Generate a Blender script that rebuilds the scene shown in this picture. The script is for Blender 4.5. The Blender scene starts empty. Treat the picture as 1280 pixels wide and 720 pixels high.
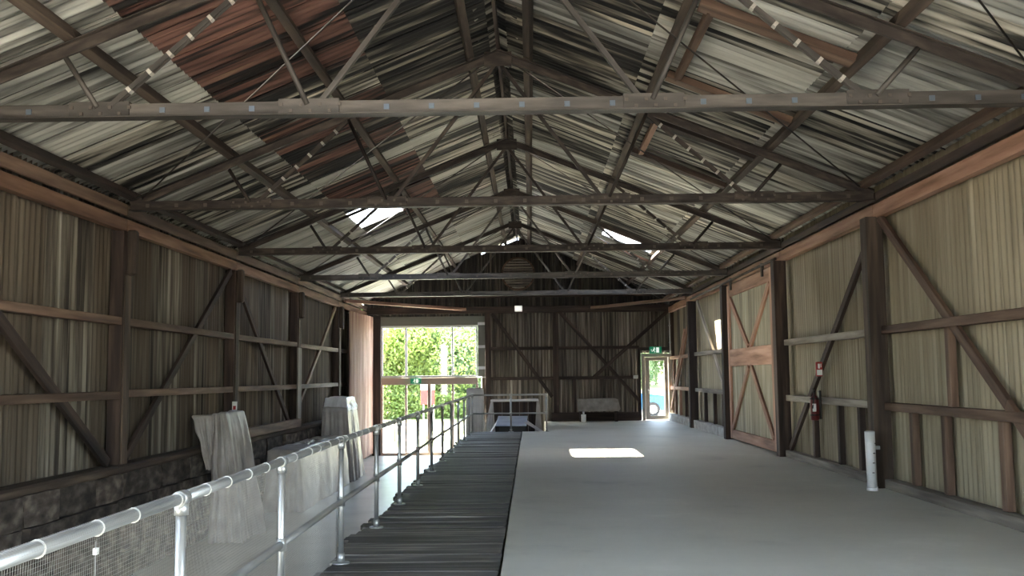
import bpy, bmesh, math, random
from mathutils import Vector, Matrix, noise
random.seed(7)
S = bpy.context.scene; C = S.collection; D = bpy.data

# ---------------------------------------------------------------- camera
F, YAW, PITCH, ROLL = 1222.02, -0.01798, 0.08976, -0.0107
fw = Vector((math.sin(YAW)*math.cos(PITCH), math.cos(YAW)*math.cos(PITCH), math.sin(PITCH)))
rt = Vector((math.cos(YAW), -math.sin(YAW), 0)); up = rt.cross(fw)
r2 = math.cos(ROLL)*rt + math.sin(ROLL)*up; u2 = -math.sin(ROLL)*rt + math.cos(ROLL)*up
cd = D.cameras.new('camera'); cam = D.objects.new('camera', cd); C.objects.link(cam); S.camera = cam
cd.sensor_width = 36; cd.lens = F/1280*36; cd.clip_end = 500; cd.clip_start = .05
m = Matrix((r2, u2, -fw)).transposed().to_4x4(); m.translation = (0, 0, 1.6); cam.matrix_world = m

# ---------------------------------------------------------------- sky, sun, exposure
SUN = Vector((4.9, -1.25, -5.25)).normalized()
w = D.worlds.new('sky'); S.world = w; w.use_nodes = True; nt = w.node_tree
bg = nt.nodes['Background']; sk = nt.nodes.new('ShaderNodeTexSky'); sk.sky_type = 'NISHITA'
sk.sun_disc = False; sk.sun_elevation = math.asin(-SUN.z); sk.sun_rotation = math.atan2(-SUN.x, -SUN.y)
sk.air_density = 1.0; sk.dust_density = .6; sk.ozone_density = 1.2
hs = nt.nodes.new('ShaderNodeHueSaturation'); hs.inputs['Saturation'].default_value = .7
nt.links.new(sk.outputs[0], hs.inputs['Color']); nt.links.new(hs.outputs[0], bg.inputs[0]); bg.inputs[1].default_value = .20
sl = D.lights.new('sun', 'SUN'); so = D.objects.new('sun', sl); C.objects.link(so)
sl.energy = 8.0; sl.angle = math.radians(.53); sl.color = (1, .93, .82)
so.rotation_euler = SUN.to_track_quat('-Z', 'Y').to_euler(); so.location = (-30, 10, 40)
V = S.view_settings; V.view_transform = 'Standard'; V.look = 'None'; V.gamma = 1; V.use_curve_mapping = False
V.exposure = 4.15
S.cycles.max_bounces = 10; S.cycles.diffuse_bounces = 7; S.cycles.sample_clamp_indirect = 6
S.cycles.caustics_reflective = False; S.cycles.caustics_refractive = False

# ---------------------------------------------------------------- materials
def ramp_mat(name, stops, scale=(1, 1, 1), nscale=1.0, detail=6, rough=.7, metal=0, coord='Position', bump=0.0, bscale=40,
             vary=.35, rough_n=.5, spec=.5, trans=0):
    M = D.materials.new(name); M.use_nodes = True; t = M.node_tree; N = t.nodes; L = t.links
    b = N['Principled BSDF']; b.inputs['Roughness'].default_value = rough; b.inputs['Metallic'].default_value = metal
    b.inputs['Specular IOR Level'].default_value = spec
    if trans: b.inputs['Transmission Weight'].default_value = trans
    if coord == 'Position': src = N.new('ShaderNodeNewGeometry').outputs['Position']
    else: src = N.new('ShaderNodeTexCoord').outputs['Object']
    oi = N.new('ShaderNodeObjectInfo')
    mul = N.new('ShaderNodeMath'); mul.operation = 'MULTIPLY'; mul.inputs[1].default_value = 37.
    L.new(oi.outputs['Random'], mul.inputs[0])
    mp = N.new('ShaderNodeMapping'); mp.inputs['Scale'].default_value = scale; L.new(src, mp.inputs[0])
    ad = N.new('ShaderNodeVectorMath'); ad.operation = 'ADD'; L.new(mp.outputs[0], ad.inputs[0]); L.new(mul.outputs[0], ad.inputs[1])
    n = N.new('ShaderNodeTexNoise'); n.inputs['Scale'].default_value = nscale; n.inputs['Detail'].default_value = detail
    n.inputs['Roughness'].default_value = rough_n
    L.new(ad.outputs[0], n.inputs['Vector'])
    r = N.new('ShaderNodeValToRGB'); e = r.color_ramp
    while len(e.elements) < len(stops): e.elements.new(.5)
    for i, (p, c) in enumerate(stops): e.elements[i].position = p; e.elements[i].color = (*c, 1)
    L.new(n.outputs['Fac'], r.inputs[0])
    mr = N.new('ShaderNodeMapRange'); mr.inputs['To Min'].default_value = 1-vary; mr.inputs['To Max'].default_value = 1+vary
    L.new(oi.outputs['Random'], mr.inputs['Value'])
    mx = N.new('ShaderNodeVectorMath'); mx.operation = 'SCALE'; L.new(r.outputs[0], mx.inputs[0]); L.new(mr.outputs[0], mx.inputs['Scale'])
    L.new(mx.outputs[0], b.inputs['Base Color'])
    if bump:
        n2 = N.new('ShaderNodeTexNoise'); n2.inputs['Scale'].default_value = bscale; n2.inputs['Detail'].default_value = 4
        L.new(ad.outputs[0], n2.inputs['Vector'])
        bp = N.new('ShaderNodeBump'); bp.inputs['Strength'].default_value = bump; bp.inputs['Distance'].default_value = .01
        L.new(n2.outputs['Fac'], bp.inputs['Height']); L.new(bp.outputs[0], b.inputs['Normal'])
    return M
def flat(name, c, rough=.6, metal=0, emit=0, spec=.5):
    M = D.materials.new(name); M.use_nodes = True; b = M.node_tree.nodes['Principled BSDF']
    b.inputs['Base Color'].default_value = (*c, 1); b.inputs['Roughness'].default_value = rough; b.inputs['Metallic'].default_value = metal
    b.inputs['Specular IOR Level'].default_value = spec
    if emit: b.inputs['Emission Color'].default_value = (*c, 1); b.inputs['Emission Strength'].default_value = emit
    return M
RS = (.5, 7.5, .5)      # roof: streaks run down the slope
WS = (11, 11, .4)       # walls: streaks run down the sheet
K = .008
mt = dict(
 galv=ramp_mat('galvanised_roof', [(.32, (.035, .033, .03)), (.42, (.17, .168, .15)), (.54, (.36, .36, .325)), (.68, (.58, .58, .53))], RS, rough=.5, metal=.15, vary=.25),
 pale=ramp_mat('pale_roof', [(.28, (.12, .115, .10)), (.42, (.42, .42, .37)), (.6, (.56, .56, .50)), (.8, (.66, .66, .60))], RS, rough=.5, metal=.1, vary=.15),
 streak=ramp_mat('streaked_roof', [(.38, (K, K, K)), (.46, (.045, .042, .035)), (.53, (.27, .255, .21)), (.66, (.62, .59, .50))], RS, rough=.55, metal=.1, vary=.35),
 soot=ramp_mat('sooty_roof', [(.40, (.006, .006, .006)), (.52, (.02, .019, .017)), (.60, (.11, .10, .08)), (.70, (.45, .41, .32))], RS, rough=.6, vary=.5),
 red=ramp_mat('red_oxide_roof', [(.40, (.010, .008, .007)), (.46, (.05, .028, .022)), (.53, (.135, .065, .05)), (.64, (.22, .12, .09)), (.73, (.42, .28, .16))], RS, rough=.6, vary=.25),
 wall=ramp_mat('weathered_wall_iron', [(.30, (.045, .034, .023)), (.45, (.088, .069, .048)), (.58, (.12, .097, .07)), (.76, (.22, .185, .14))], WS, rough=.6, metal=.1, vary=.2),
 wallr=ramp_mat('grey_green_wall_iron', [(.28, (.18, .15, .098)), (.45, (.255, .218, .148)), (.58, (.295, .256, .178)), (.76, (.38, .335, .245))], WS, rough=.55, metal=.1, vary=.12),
 wallb=ramp_mat('dirty_wall_iron', [(.34, (.03, .024, .018)), (.46, (.10, .085, .065)), (.58, (.20, .18, .14)), (.74, (.42, .40, .34))], WS, rough=.6, metal=.1, vary=.3),
 endw=ramp_mat('dark_end_wall_iron', [(.34, (.045, .036, .028)), (.48, (.13, .11, .085)), (.60, (.24, .21, .17)), (.78, (.46, .43, .38))], WS, rough=.6, metal=.1, vary=.35),
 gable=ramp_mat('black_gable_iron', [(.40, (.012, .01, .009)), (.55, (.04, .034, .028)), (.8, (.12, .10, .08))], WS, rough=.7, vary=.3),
 rustdoor=ramp_mat('rusty_pink_iron', [(.30, (.12, .045, .03)), (.46, (.27, .15, .11)), (.60, (.40, .26, .20)), (.8, (.58, .46, .39))], WS, rough=.6, vary=.1),
 timber=ramp_mat('brown_timber', [(.3, (.045, .025, .017)), (.5, (.11, .066, .045)), (.7, (.20, .13, .09))], (.7, 9, 9), coord='Object', rough=.75, bump=.3, vary=.3),
 dark=ramp_mat('dark_timber', [(.3, (.012, .008, .006)), (.5, (.036, .023, .018)), (.7, (.08, .054, .042))], (.7, 9, 9), coord='Object', rough=.8, bump=.3, vary=.3),
 purl=ramp_mat('purlin_timber', [(.3, (.022, .015, .011)), (.5, (.055, .039, .029)), (.7, (.115, .083, .06))], (.7, 9, 9), coord='Object', rough=.8, bump=.3, vary=.3),
 plate=ramp_mat('reddish_plate_timber', [(.3, (.09, .045, .028)), (.5, (.19, .10, .062)), (.7, (.28, .165, .11))], (.7, 9, 9), coord='Object', rough=.75, bump=.3, vary=.2),
 orange=ramp_mat('warm_orange_timber', [(.3, (.16, .08, .05)), (.5, (.33, .18, .12)), (.7, (.45, .28, .20))], (.7, 9, 9), coord='Object', rough=.7, bump=.3, vary=.2),
 grey=ramp_mat('grey_timber', [(.3, (.10, .085, .07)), (.5, (.21, .185, .155)), (.7, (.36, .33, .28))], (.7, 9, 9), coord='Object', rough=.8, bump=.3, vary=.25),
 deck=ramp_mat('dark_deck_board', [(.3, (.035, .031, .028)), (.5, (.075, .069, .062)), (.68, (.20, .185, .165))], (1.2, 14, 14), coord='Object', rough=.6, bump=.5, vary=.5),
 doorplank=ramp_mat('grey_green_plank', [(.3, (.17, .15, .10)), (.5, (.30, .27, .19)), (.72, (.44, .41, .32))], (.7, 12, 12), coord='Object', rough=.75, bump=.3, vary=.3),
 iron=ramp_mat('old_truss_iron', [(.3, (.04, .035, .031)), (.5, (.07, .063, .056)), (.72, (.13, .115, .10))], (1.5, 9, 9), coord='Object', rough=.55, metal=.3, vary=.15, bump=.2),
 ironr=ramp_mat('rusty_truss_iron', [(.3, (.014, .01, .008)), (.5, (.038, .029, .024)), (.7, (.08, .063, .05))], (3, 12, 12), coord='Object', rough=.6, metal=.2, vary=.25, bump=.2),
 packer=flat('pale_metal', (.5, .47, .42), .5, .3),
 rivet=flat('dark_rivet', (.10, .085, .07), .5, .4),
 washer=flat('bolt_washer', (.12, .15, .19), .4, .5),
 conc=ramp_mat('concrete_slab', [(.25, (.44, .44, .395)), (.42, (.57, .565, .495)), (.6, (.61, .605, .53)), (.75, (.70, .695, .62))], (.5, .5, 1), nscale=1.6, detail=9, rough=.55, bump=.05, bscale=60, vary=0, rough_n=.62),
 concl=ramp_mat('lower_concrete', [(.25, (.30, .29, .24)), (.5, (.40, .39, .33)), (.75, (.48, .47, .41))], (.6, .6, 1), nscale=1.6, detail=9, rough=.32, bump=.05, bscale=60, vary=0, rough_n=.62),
 conce=ramp_mat('kerb_concrete', [(.25, (.22, .21, .19)), (.5, (.36, .35, .32)), (.75, (.5, .49, .46))], (2, 2, 3), nscale=2, rough=.8, bump=.3, vary=.1),
 stone=ramp_mat('dark_foundation_stone', [(.3, (.02, .016, .013)), (.5, (.075, .06, .05)), (.72, (.19, .16, .13))], (1.5, 1.5, 3), nscale=2.4, rough=.9, bump=.7, bscale=9, vary=.4),
 mortar=ramp_mat('dark_mortar', [(.3, (.02, .017, .014)), (.7, (.07, .06, .05))], (1, 1, 1), nscale=3, rough=.95, bump=.5, vary=0),
 pipe=ramp_mat('galvanised_pipe', [(.3, (.30, .31, .30)), (.5, (.40, .41, .40)), (.7, (.48, .49, .48))], (2, 20, 20), coord='Object', rough=.40, metal=.75, vary=.05),
 wire=flat('galvanised_wire', (.30, .30, .285), .5, .4),
 white=flat('white_plastic', (.80, .80, .78), .4), pvc=flat('white_pvc', (.78, .79, .80), .3),
 alu=flat('window_aluminium', (.50, .52, .55), .4, .4), bronze=flat('taupe_door_frame', (.36, .29, .25), .5),
 panel=flat('grey_green_panel', (.15, .16, .14), .6),
 tarp=ramp_mat('grey_tarpaulin', [(.3, (.30, .275, .255)), (.5, (.37, .345, .32)), (.7, (.46, .435, .41))], (1, 1, 1), nscale=3, rough=.42, bump=.8, bscale=5, vary=.05),
 tarpw=ramp_mat('white_plastic_sheet', [(.3, (.58, .57, .57)), (.7, (.74, .73, .73))], (1, 1, 1), nscale=3, rough=.35, bump=.15, bscale=6, vary=.05),
 tarpb=ramp_mat('pale_blue_tarpaulin', [(.3, (.42, .50, .66)), (.7, (.62, .70, .84))], (1, 1, 1), nscale=3, rough=.4, vary=.05),
 board=ramp_mat('grey_worn_board', [(.3, (.22, .20, .18)), (.7, (.36, .33, .30))], (2, 2, 2), nscale=3, rough=.7, vary=.1),
 green=flat('exit_green', (.01, .16, .08), .4, 0, .04), signw=flat('sign_white', (.8, .85, .8), .4, 0, .05), black=flat('black', (.015, .015, .015), .5),
 red_=flat('signal_red', (.30, .02, .02), .35), ctie=flat('cable_tie_white', (.55, .55, .52), .5),
 lamp=flat('floodlight_lens', (.8, .8, .75), .3, 0, .06),
 leaf=ramp_mat('bright_leaf', [(.3, (.19, .27, .06)), (.5, (.28, .37, .10)), (.7, (.40, .47, .16))], (1, 1, 1), nscale=1.5, rough=.6, vary=.2),
 leafd=ramp_mat('blue_green_leaf', [(.3, (.10, .17, .08)), (.7, (.22, .31, .16))], (1, 1, 1), nscale=1.5, rough=.6, vary=.2),
 bark=flat('bark', (.10, .07, .05), .9),
 grass=ramp_mat('lawn', [(.3, (.22, .25, .09)), (.7, (.34, .36, .16))], (1, 1, 1), nscale=.6, rough=.9, vary=0),
 gravel=ramp_mat('pale_gravel', [(.3, (.34, .30, .25)), (.7, (.46, .42, .35))], (1, 1, 1), nscale=2, rough=.95, vary=0),
 apron=ramp_mat('bounce_apron_concrete', [(.3, (.52, .50, .45)), (.7, (.64, .62, .57))], (1, 1, 1), nscale=1.5, rough=.9, vary=0),
 road=ramp_mat('asphalt', [(.3, (.16, .16, .16)), (.7, (.24, .24, .24))], (1, 1, 1), nscale=2, rough=.9, vary=0),
 carblue=flat('car_blue', (.03, .16, .34), .25, .3), carglass=flat('car_glass', (.03, .05, .06), .08), tyre=flat('tyre', (.02, .02, .02), .8), darkred=flat('dark_red_enamel', (.10, .012, .014), .35), chrome=flat('chrome', (.6, .6, .6), .2, .9),
)
gl = D.materials.new('window_glass'); gl.use_nodes = True; t = gl.node_tree; t.nodes.clear()
o_ = t.nodes.new('ShaderNodeOutputMaterial'); mxs = t.nodes.new('ShaderNodeMixShader'); tr = t.nodes.new('ShaderNodeBsdfTransparent'); gs = t.nodes.new('ShaderNodeBsdfGlossy')
tr.inputs[0].default_value = (.93, .94, .93, 1); gs.inputs['Roughness'].default_value = .03; mxs.inputs[0].default_value = .07
t.links.new(tr.outputs[0], mxs.inputs[1]); t.links.new(gs.outputs[0], mxs.inputs[2]); t.links.new(mxs.outputs[0], o_.inputs[0])
mt['glass'] = gl
MB = {}
for k_, v_ in mt.items(): MB[k_] = v_

for q in ('leaf', 'leafd'):
    t = mt[q].node_tree; b = t.nodes['Principled BSDF']; o_ = t.nodes['Material Output']; tl_ = t.nodes.new('ShaderNodeBsdfTranslucent'); ms = t.nodes.new('ShaderNodeMixShader')
    ms.inputs[0].default_value = .5; t.links.new(b.inputs['Base Color'].links[0].from_socket, tl_.inputs[0]); t.links.new(b.outputs[0], ms.inputs[1]); t.links.new(tl_.outputs[0], ms.inputs[2]); t.links.new(ms.outputs[0], o_.inputs[0])
# ---------------------------------------------------------------- helpers
def link(name, me, parent=None):
    o = D.objects.new(name, me); C.objects.link(o)
    if parent: o.parent = parent
    return o
def tag(o, label=None, cat=None, group=None, kind=None):
    for k, v in (('label', label), ('category', cat), ('group', group), ('kind', kind)):
        if v: o[k] = v
    return o
def thing(name, label, cat, group=None, kind=None, loc=(0, 0, 0)):
    o = D.objects.new(name, None); C.objects.link(o); o.empty_display_size = .1; o.location = loc
    return tag(o, label, cat, group, kind)
def struct(name, label, cat): return thing(name, label, cat, kind='structure')
cache = {}
GRAIN = ('purl', 'plate', 'timber', 'dark', 'orange', 'grey', 'doorplank')
def box_mesh(l, w_, h, mat, bev=.006):
    k = ('b', round(l, 2), round(w_, 3), round(h, 3), mat, bev)
    if k in cache: return cache[k]
    bm = bmesh.new(); bmesh.ops.create_cube(bm, size=1)
    for v in bm.verts: v.co = Vector((v.co.x*l, v.co.y*w_, v.co.z*h))
    if bev: bmesh.ops.bevel(bm, geom=bm.edges[:], offset=min(bev, .3*min(l, w_, h)), segments=1, affect='EDGES')
    me = D.meshes.new('beam'); bm.to_mesh(me); bm.free(); me.materials.append(mt[mat]); cache[k] = me
    return me
def tube_mesh(l, r, mat, seg=12):
    k = ('t', round(l, 2), round(r, 4), mat, seg)
    if k in cache: return cache[k]
    bm = bmesh.new(); bmesh.ops.create_cone(bm, cap_ends=True, segments=seg, radius1=r, radius2=r, depth=l)
    bmesh.ops.rotate(bm, verts=bm.verts, matrix=Matrix.Rotation(math.pi/2, 3, 'Y'))
    for f in bm.faces: f.smooth = len(f.verts) == 4
    me = D.meshes.new('tube'); bm.to_mesh(me); bm.free(); me.materials.append(mt[mat]); cache[k] = me
    return me
def frame_mat(p0, p1, upv=(0, 0, 1)):
    p0 = Vector(p0); p1 = Vector(p1); x = (p1-p0).normalized(); u = Vector(upv)
    if abs(x.dot(u)) > .98: u = Vector((0, 1, 0)) if abs(x.y) < .9 else Vector((0, 0, 1))
    y = u.cross(x).normalized(); z = x.cross(y)
    M = Matrix((x, y, z)).transposed().to_4x4(); M.translation = (p0+p1)/2
    return M
def beam(name, p0, p1, w_, h, mat, parent, upv=(0, 0, 1), bev=.006):
    """rectangular member from p0 to p1; h along upv, w_ across"""
    l = (Vector(p1)-Vector(p0)).length
    o = link(name, box_mesh(l, w_, h, mat, bev), parent); M = frame_mat(p0, p1, upv)
    o.matrix_world = (Matrix.Translation(-parent.location) if parent else Matrix()) @ M
    return o
def rod(name, p0, p1, r, mat, parent, seg=12):
    l = (Vector(p1)-Vector(p0)).length
    o = link(name, tube_mesh(l, r, mat, seg), parent); o.matrix_world = (Matrix.Translation(-parent.location) if parent else Matrix()) @ frame_mat(p0, p1)
    return o
def block(name, x0, x1, y0, y1, z0, z1, mat, parent, bev=.006):
    dx, dy, dz = x1-x0, y1-y0, z1-z0; cx, cy, cz = (x0+x1)/2, (y0+y1)/2, (z0+z1)/2
    if mat in GRAIN and max(dy, dz) > dx:     # grain runs along the longest side
        if dy >= dz: return beam(name, (cx, y0, cz), (cx, y1, cz), dx, dz, mat, parent, bev=bev)
        return beam(name, (cx, cy, z0), (cx, cy, z1), dx, dy, mat, parent, (0, 1, 0), bev=bev)
    o = link(name, box_mesh(dx, dy, dz, mat, bev), parent)
    loc = Vector(((x0+x1)/2, (y0+y1)/2, (z0+z1)/2)); o.location = loc - (parent.location if parent else Vector()); return o
def from_py(name, vs, fs, mat, parent, smooth=False):
    me = D.meshes.new(name); me.from_pydata([tuple(v) for v in vs], [], fs); me.update(); me.materials.append(mt[mat])
    if smooth: me.polygons.foreach_set('use_smooth', [True]*len(me.polygons))
    o = link(name, me, parent)
    if parent: o.location = -parent.location
    return o
def sheet_mesh(wd, L, mat, var=0, n=6):
    """corrugated sheet, width along x, length along y, corrugation in z"""
    k = ('s', round(wd, 2), round(L, 2), mat, var)
    if k in cache: return cache[k]
    rnd = random.Random(hash((round(wd, 2), round(L, 2), var)) & 0xffff)
    nc = max(1, round(wd/.125)); nx = nc*n; ny = 3; vs = []; fs = []
    bx = [rnd.uniform(-.004, .004) for _ in range(ny+1)]; sk_ = rnd.uniform(-.006, .006)
    for j in range(ny+1):
        y = -L/2 + L*j/ny
        for i in range(nx+1):
            x = -wd/2 + wd*i/nx
            vs.append((x+sk_*y, y + (sk_*x if j in (0, ny) else 0), .019*math.cos(2*math.pi*i/n) + bx[j]*math.sin(3*x)))
    for j in range(ny):
        for i in range(nx):
            a = j*(nx+1)+i; fs.append((a, a+1, a+nx+2, a+nx+1))
    me = D.meshes.new('corrugated_sheet'); me.from_pydata(vs, [], fs); me.update(); me.materials.append(mt[mat])
    me.polygons.foreach_set('use_smooth', [True]*len(me.polygons)); cache[k] = me
    return me
def put_sheet(parent, xdir, ydir, centre, wd, L, mat, var=0, name='corrugated_sheet'):
    x = Vector(xdir).normalized(); y = Vector(ydir).normalized(); z = x.cross(y)
    M = Matrix((x, y, z)).transposed().to_4x4(); M.translation = Vector(centre)
    o = link(name, sheet_mesh(wd, L, mat, var), parent); o.matrix_world = M; return o
def joined(name, boxes, mat, parent, kind='stuff'):
    """many tiny boxes (centre, size) as one mesh"""
    vs = []; fs = []
    for (c, s) in boxes:
        a = len(vs); cx, cy, cz = c; sx, sy, sz = (q/2 for q in s)
        vs += [(cx+i*sx, cy+j*sy, cz+k*sz) for i in (-1, 1) for j in (-1, 1) for k in (-1, 1)]
        fs += [tuple(a+q for q in f) for f in ((0, 1, 3, 2), (4, 6, 7, 5), (0, 4, 5, 1), (2, 3, 7, 6), (0, 2, 6, 4), (1, 5, 7, 3))]
    o = from_py(name, vs, fs, mat, parent)
    if kind: o['kind'] = kind
    return o

# ---------------------------------------------------------------- key dimensions
XR, XL, RX, RZ = 5.03, -5.97, -.42, 6.33          # wall iron planes, ridge x and rafter apex height
TZ = 4.11; SLR, SLL = .408, .412
TY = [-1.5, 3.7, 8.91, 13.9, 19.17, 24.38, 29.6]; YE = 34.8; Y0 = -6.0; LOW = -1.15
def roofz(x, off=0): return RZ+off-(SLR*(x-RX) if x > RX else SLL*(RX-x))

# ---------------------------------------------------------------- floors
fl = struct('floor', 'pale grey concrete slab floor on the right beside the dark timber deck', 'floor')
block('slab', -.26, 5.15, Y0, 28.45, -.25, 0, 'conc', fl, 0)
block('slab', .47, 5.15, 28.45, YE, -.25, 0, 'conc', fl, 0)
block('slab_edge_wall', .47, .67, 28.45, YE, LOW, -.25, 'conce', fl, 0)
block('slab_edge_wall', -.46, -.27, Y0, 28.4, LOW, -.25, 'conce', fl, 0)
lo = struct('floor_lower', 'lower concrete floor sunk between the left wall and the timber deck', 'floor')
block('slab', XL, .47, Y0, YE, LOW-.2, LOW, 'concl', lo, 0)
dk = struct('deck', 'walkway of dark weathered cross boards between handrail and concrete slab', 'deck')
y = -3.0; i = 0
while y < 28.3:
    wd = .20+random.uniform(-.02, .02)
    x0 = -1.80 + .03*math.sin(i*.35) + random.choice((0, 0, 0, -.05, .04)) + random.uniform(-.015, .015)
    o = block('plank', x0, -.285+random.uniform(-.006, .006), y, y+wd-.004, -.05, -.002+random.uniform(-.006, .006), 'deck', dk, 0)
    o.rotation_euler = (random.uniform(-.012, .012), random.uniform(-.003, .003), random.uniform(-.004, .004))
    y += wd; i += 1
for x in (-1.6, -1.05, -.6): beam('bearer', (x, -3, -.13), (x, 28.3, -.13), .12, .15, 'dark', dk)
for i in range(11):
    yy = 2+2.6*i
    if yy < 28: block('stump', -1.68, -1.52, yy, yy+.16, LOW, -.21, 'dark', dk)

# ---------------------------------------------------------------- roof: iron, purlins, plates
rf = struct('ceiling', 'pitched roof of stained corrugated iron sheets over timber purlins', 'ceiling')
OFF = .235
def roof_row(side, xa, xb, zadd, chooser, ystart=5.0, yend=YE+.15, skip=()):
    sl_ = SLR if side > 0 else SLL
    za_, zb_ = roofz(xa, OFF), roofz(xb, OFF)
    slope = Vector((xb-xa, 0, zb_-za_)); L = slope.length + .14; up_ = Vector((0, 1, 0))
    k = 0; y = ystart
    while y < yend:
        wd = .76
        if not any(a-.2 < y+.34 < b for a, b in skip):
            mid = Vector(((xa+xb)/2, y+.34, (za_+zb_)/2 + zadd + (.004 if k % 2 else 0)))
            xd = Vector((0, 1, 0)); yd = slope.normalized()
            yd = (yd + Vector((0, random.uniform(-.004, .004), 0))).normalized()
            put_sheet(rf, xd, yd, mid, wd, L, chooser(mid.x, y+.34), random.randrange(3))
        y += .684; k += 1
    return
RR = random.Random(5)
def chL0(x, y):
    if y < 11.6: return RR.choice(['galv', 'pale', 'galv'])
    if y < 20: return RR.choice(['galv', 'streak', 'galv', 'streak'])
    return RR.choice(['pale', 'pale', 'galv'])  # far sheets paler, here and below: bounced daylight put into the colour
def chL1(x, y):
    if y < 11.2: return RR.choice(['red', 'red', 'soot'])
    if y < 12.4: return 'red'
    if y < 17.4: return RR.choice(['red', 'red', 'soot', 'streak'])
    if y < 18.2: return 'pale'
    if y < 20: return 'red'
    if y < 24: return RR.choice(['red', 'soot', 'streak'])
    return RR.choice(['pale', 'pale', 'pale', 'streak'])
def chL2(x, y):
    if y < 13: return RR.choice(['soot', 'streak'])
    if y < 16.5: return RR.choice(['streak', 'soot', 'streak'])
    if y < 24: return RR.choice(['streak', 'soot', 'streak', 'pale'])
    return RR.choice(['pale', 'pale', 'streak'])
def chR0(x, y): return RR.choice(['galv', 'galv', 'galv', 'streak'])
def chR1(x, y):
    if 11.0 < y < 12.0: return 'pale'
    return RR.choice(['galv', 'streak', 'streak', 'galv'])
def chR2(x, y):
    if y < 12: return RR.choice(['soot', 'streak', 'soot'])
    return RR.choice(['streak', 'streak', 'soot', 'galv'])
roof_row(-1, -6.2, -4.0, 0, chL0)
roof_row(-1, -4.0, -2.2, .014, chL1, skip=((20.9, 22.8),))
roof_row(-1, -2.2, -.62, .028, chL2)
roof_row(1, 5.3, 3.45, 0, chR0)
roof_row(1, 3.45, 1.62, .014, chR1, skip=((25.9, 27.7),))
roof_row(1, 1.62, -.22, .028, chR2)
# narrow patches closing the upper part of the two holes
def patch(x0, x1, y0, y1, mat, zadd=.05):
    a = Vector((x0, 0, roofz(x0, OFF))); b = Vector((x1, 0, roofz(x1, OFF)))
    put_sheet(rf, (0, 1, 0), b-a, ((x0+x1)/2, (y0+y1)/2, (a.z+b.z)/2+zadd), y1-y0, (b-a).length, mat)
patch(-2.95, -2.1, 20.5, 23.3, 'red', -.02)
patch(2.05, 1.5, 25.5, 28.2, 'galv', -.02)
rod('torn_edge', (-3.95, 21.3, roofz(-3.95, OFF)-.01), (-2.9, 22.0, roofz(-2.9, OFF)-.02), .012, 'packer', rf, 5)
rod('torn_edge', (-3.95, 21.9, roofz(-3.95, OFF)-.01), (-2.9, 22.5, roofz(-2.9, OFF)-.02), .008, 'packer', rf, 5)
# roof behind the camera (outside the view): larger plain iron
def rear_roof(xa, xb, y0, y1):
    a = Vector((xa, 0, roofz(xa, OFF))); b = Vector((xb, 0, roofz(xb, OFF)))
    put_sheet(rf, (0, 1, 0), b-a, ((xa+xb)/2, (y0+y1)/2, (a.z+b.z)/2+.02), y1-y0, (b-a).length, 'galv', 0)
# gap added behind the camera in the sunny slope so sun reaches the interior
for k in range(5):
    ya = Y0+.02+2.2*k; rear_roof(5.3, RX, ya, ya+2.28); rear_roof(-6.2, -4.0, ya, ya+2.28); rear_roof(-2.2, RX, ya, ya+2.28)
for ya, yb in ((Y0, -1.0), (-1.0, 1.2), (3.4, 5.1)): rear_roof(-4.05, -2.15, ya, yb)
# ridge capping: sheets of small steep hood, coloured black in place of dark gaps
y = Y0; k = 0
while y < YE:
    for s in (-1, 1):
        x0 = RX+s*.30; b = Vector((RX-s*.01, 0, RZ+OFF+.10)); a = Vector((x0, 0, roofz(x0, OFF)+.045))
        if random.random() < .97 or y < 8:
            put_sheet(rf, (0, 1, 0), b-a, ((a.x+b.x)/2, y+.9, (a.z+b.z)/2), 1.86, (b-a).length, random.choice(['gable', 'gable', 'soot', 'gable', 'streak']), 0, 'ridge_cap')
    y += 1.8
def along(name, x, z, w_, h, mat, y0=Y0, y1=YE, tilt=0, ends=None):
    """a long timber in lengths between trusses"""
    ys = [y0] + [t for t in TY if y0 < t < y1] + [y1]
    u = Vector((math.sin(tilt), 0, math.cos(tilt)))
    for a, b in zip(ys, ys[1:]):
        beam(name, (x, a+.005, z), (x, b-.005, z+random.uniform(-.006, .006)), w_, h, mat, rf, u)
aL, aR = -math.atan(SLL), math.atan(SLR)
for x, mm in ((-4.33, 'purl'), (-2.66, 'purl'), (-.84, 'purl')): along('purlin', x, roofz(x)+.14, .10, .15, mm, tilt=aL)
for x, mm in ((.02, 'purl'), (1.74, 'purl'), (3.50, 'purl')): along('purlin', x, roofz(x)+.14, .10, .15, mm, tilt=aR)
along('ridge_board', RX, RZ+.12, .045, .20, 'dark')
# slope timbers (trimmers) on the right slope and a pair of short ones
def slope_timber(name, x0, x1, y, w_, h, mat, off=.13, y1=None):
    y1 = y if y1 is None else y1
    return beam(name, (x0, y, roofz(x0, off)), (x1, y1, roofz(x1, off)), w_, h, mat, rf)
slope_timber('trimmer', 1.85, 3.50, 10.15, .22, .09, 'timber')
slope_timber('trimmer', 1.85, 3.45, 12.65, .20, .09, 'timber')
slope_timber('trimmer', 1.75, 3.5, 14.75, .20, .09, 'dark')
slope_timber('trimmer', 1.75, 3.5, 17.0, .18, .09, 'dark')
slope_timber('trimmer', 1.75, 3.5, 25.6, .10, .06, 'timber'); slope_timber('trimmer', 2.2, 3.5, 28.2, .10, .06, 'orange')
beam('trimmer', (1.98, 10.2, roofz(1.98, .13)), (1.98, 12.6, roofz(1.98, .13)), .09, .09, 'timber', rf)
beam('trimmer', (1.98, 14.8, roofz(1.98, .13)), (1.98, 16.9, roofz(1.98, .13)), .09, .09, 'orange', rf)
slope_timber('trimmer', -4.3, -2.7, 20.6, .08, .05, 'dark'); slope_timber('trimmer', -4.3, -2.7, 23.3, .08, .05, 'dark')
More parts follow.
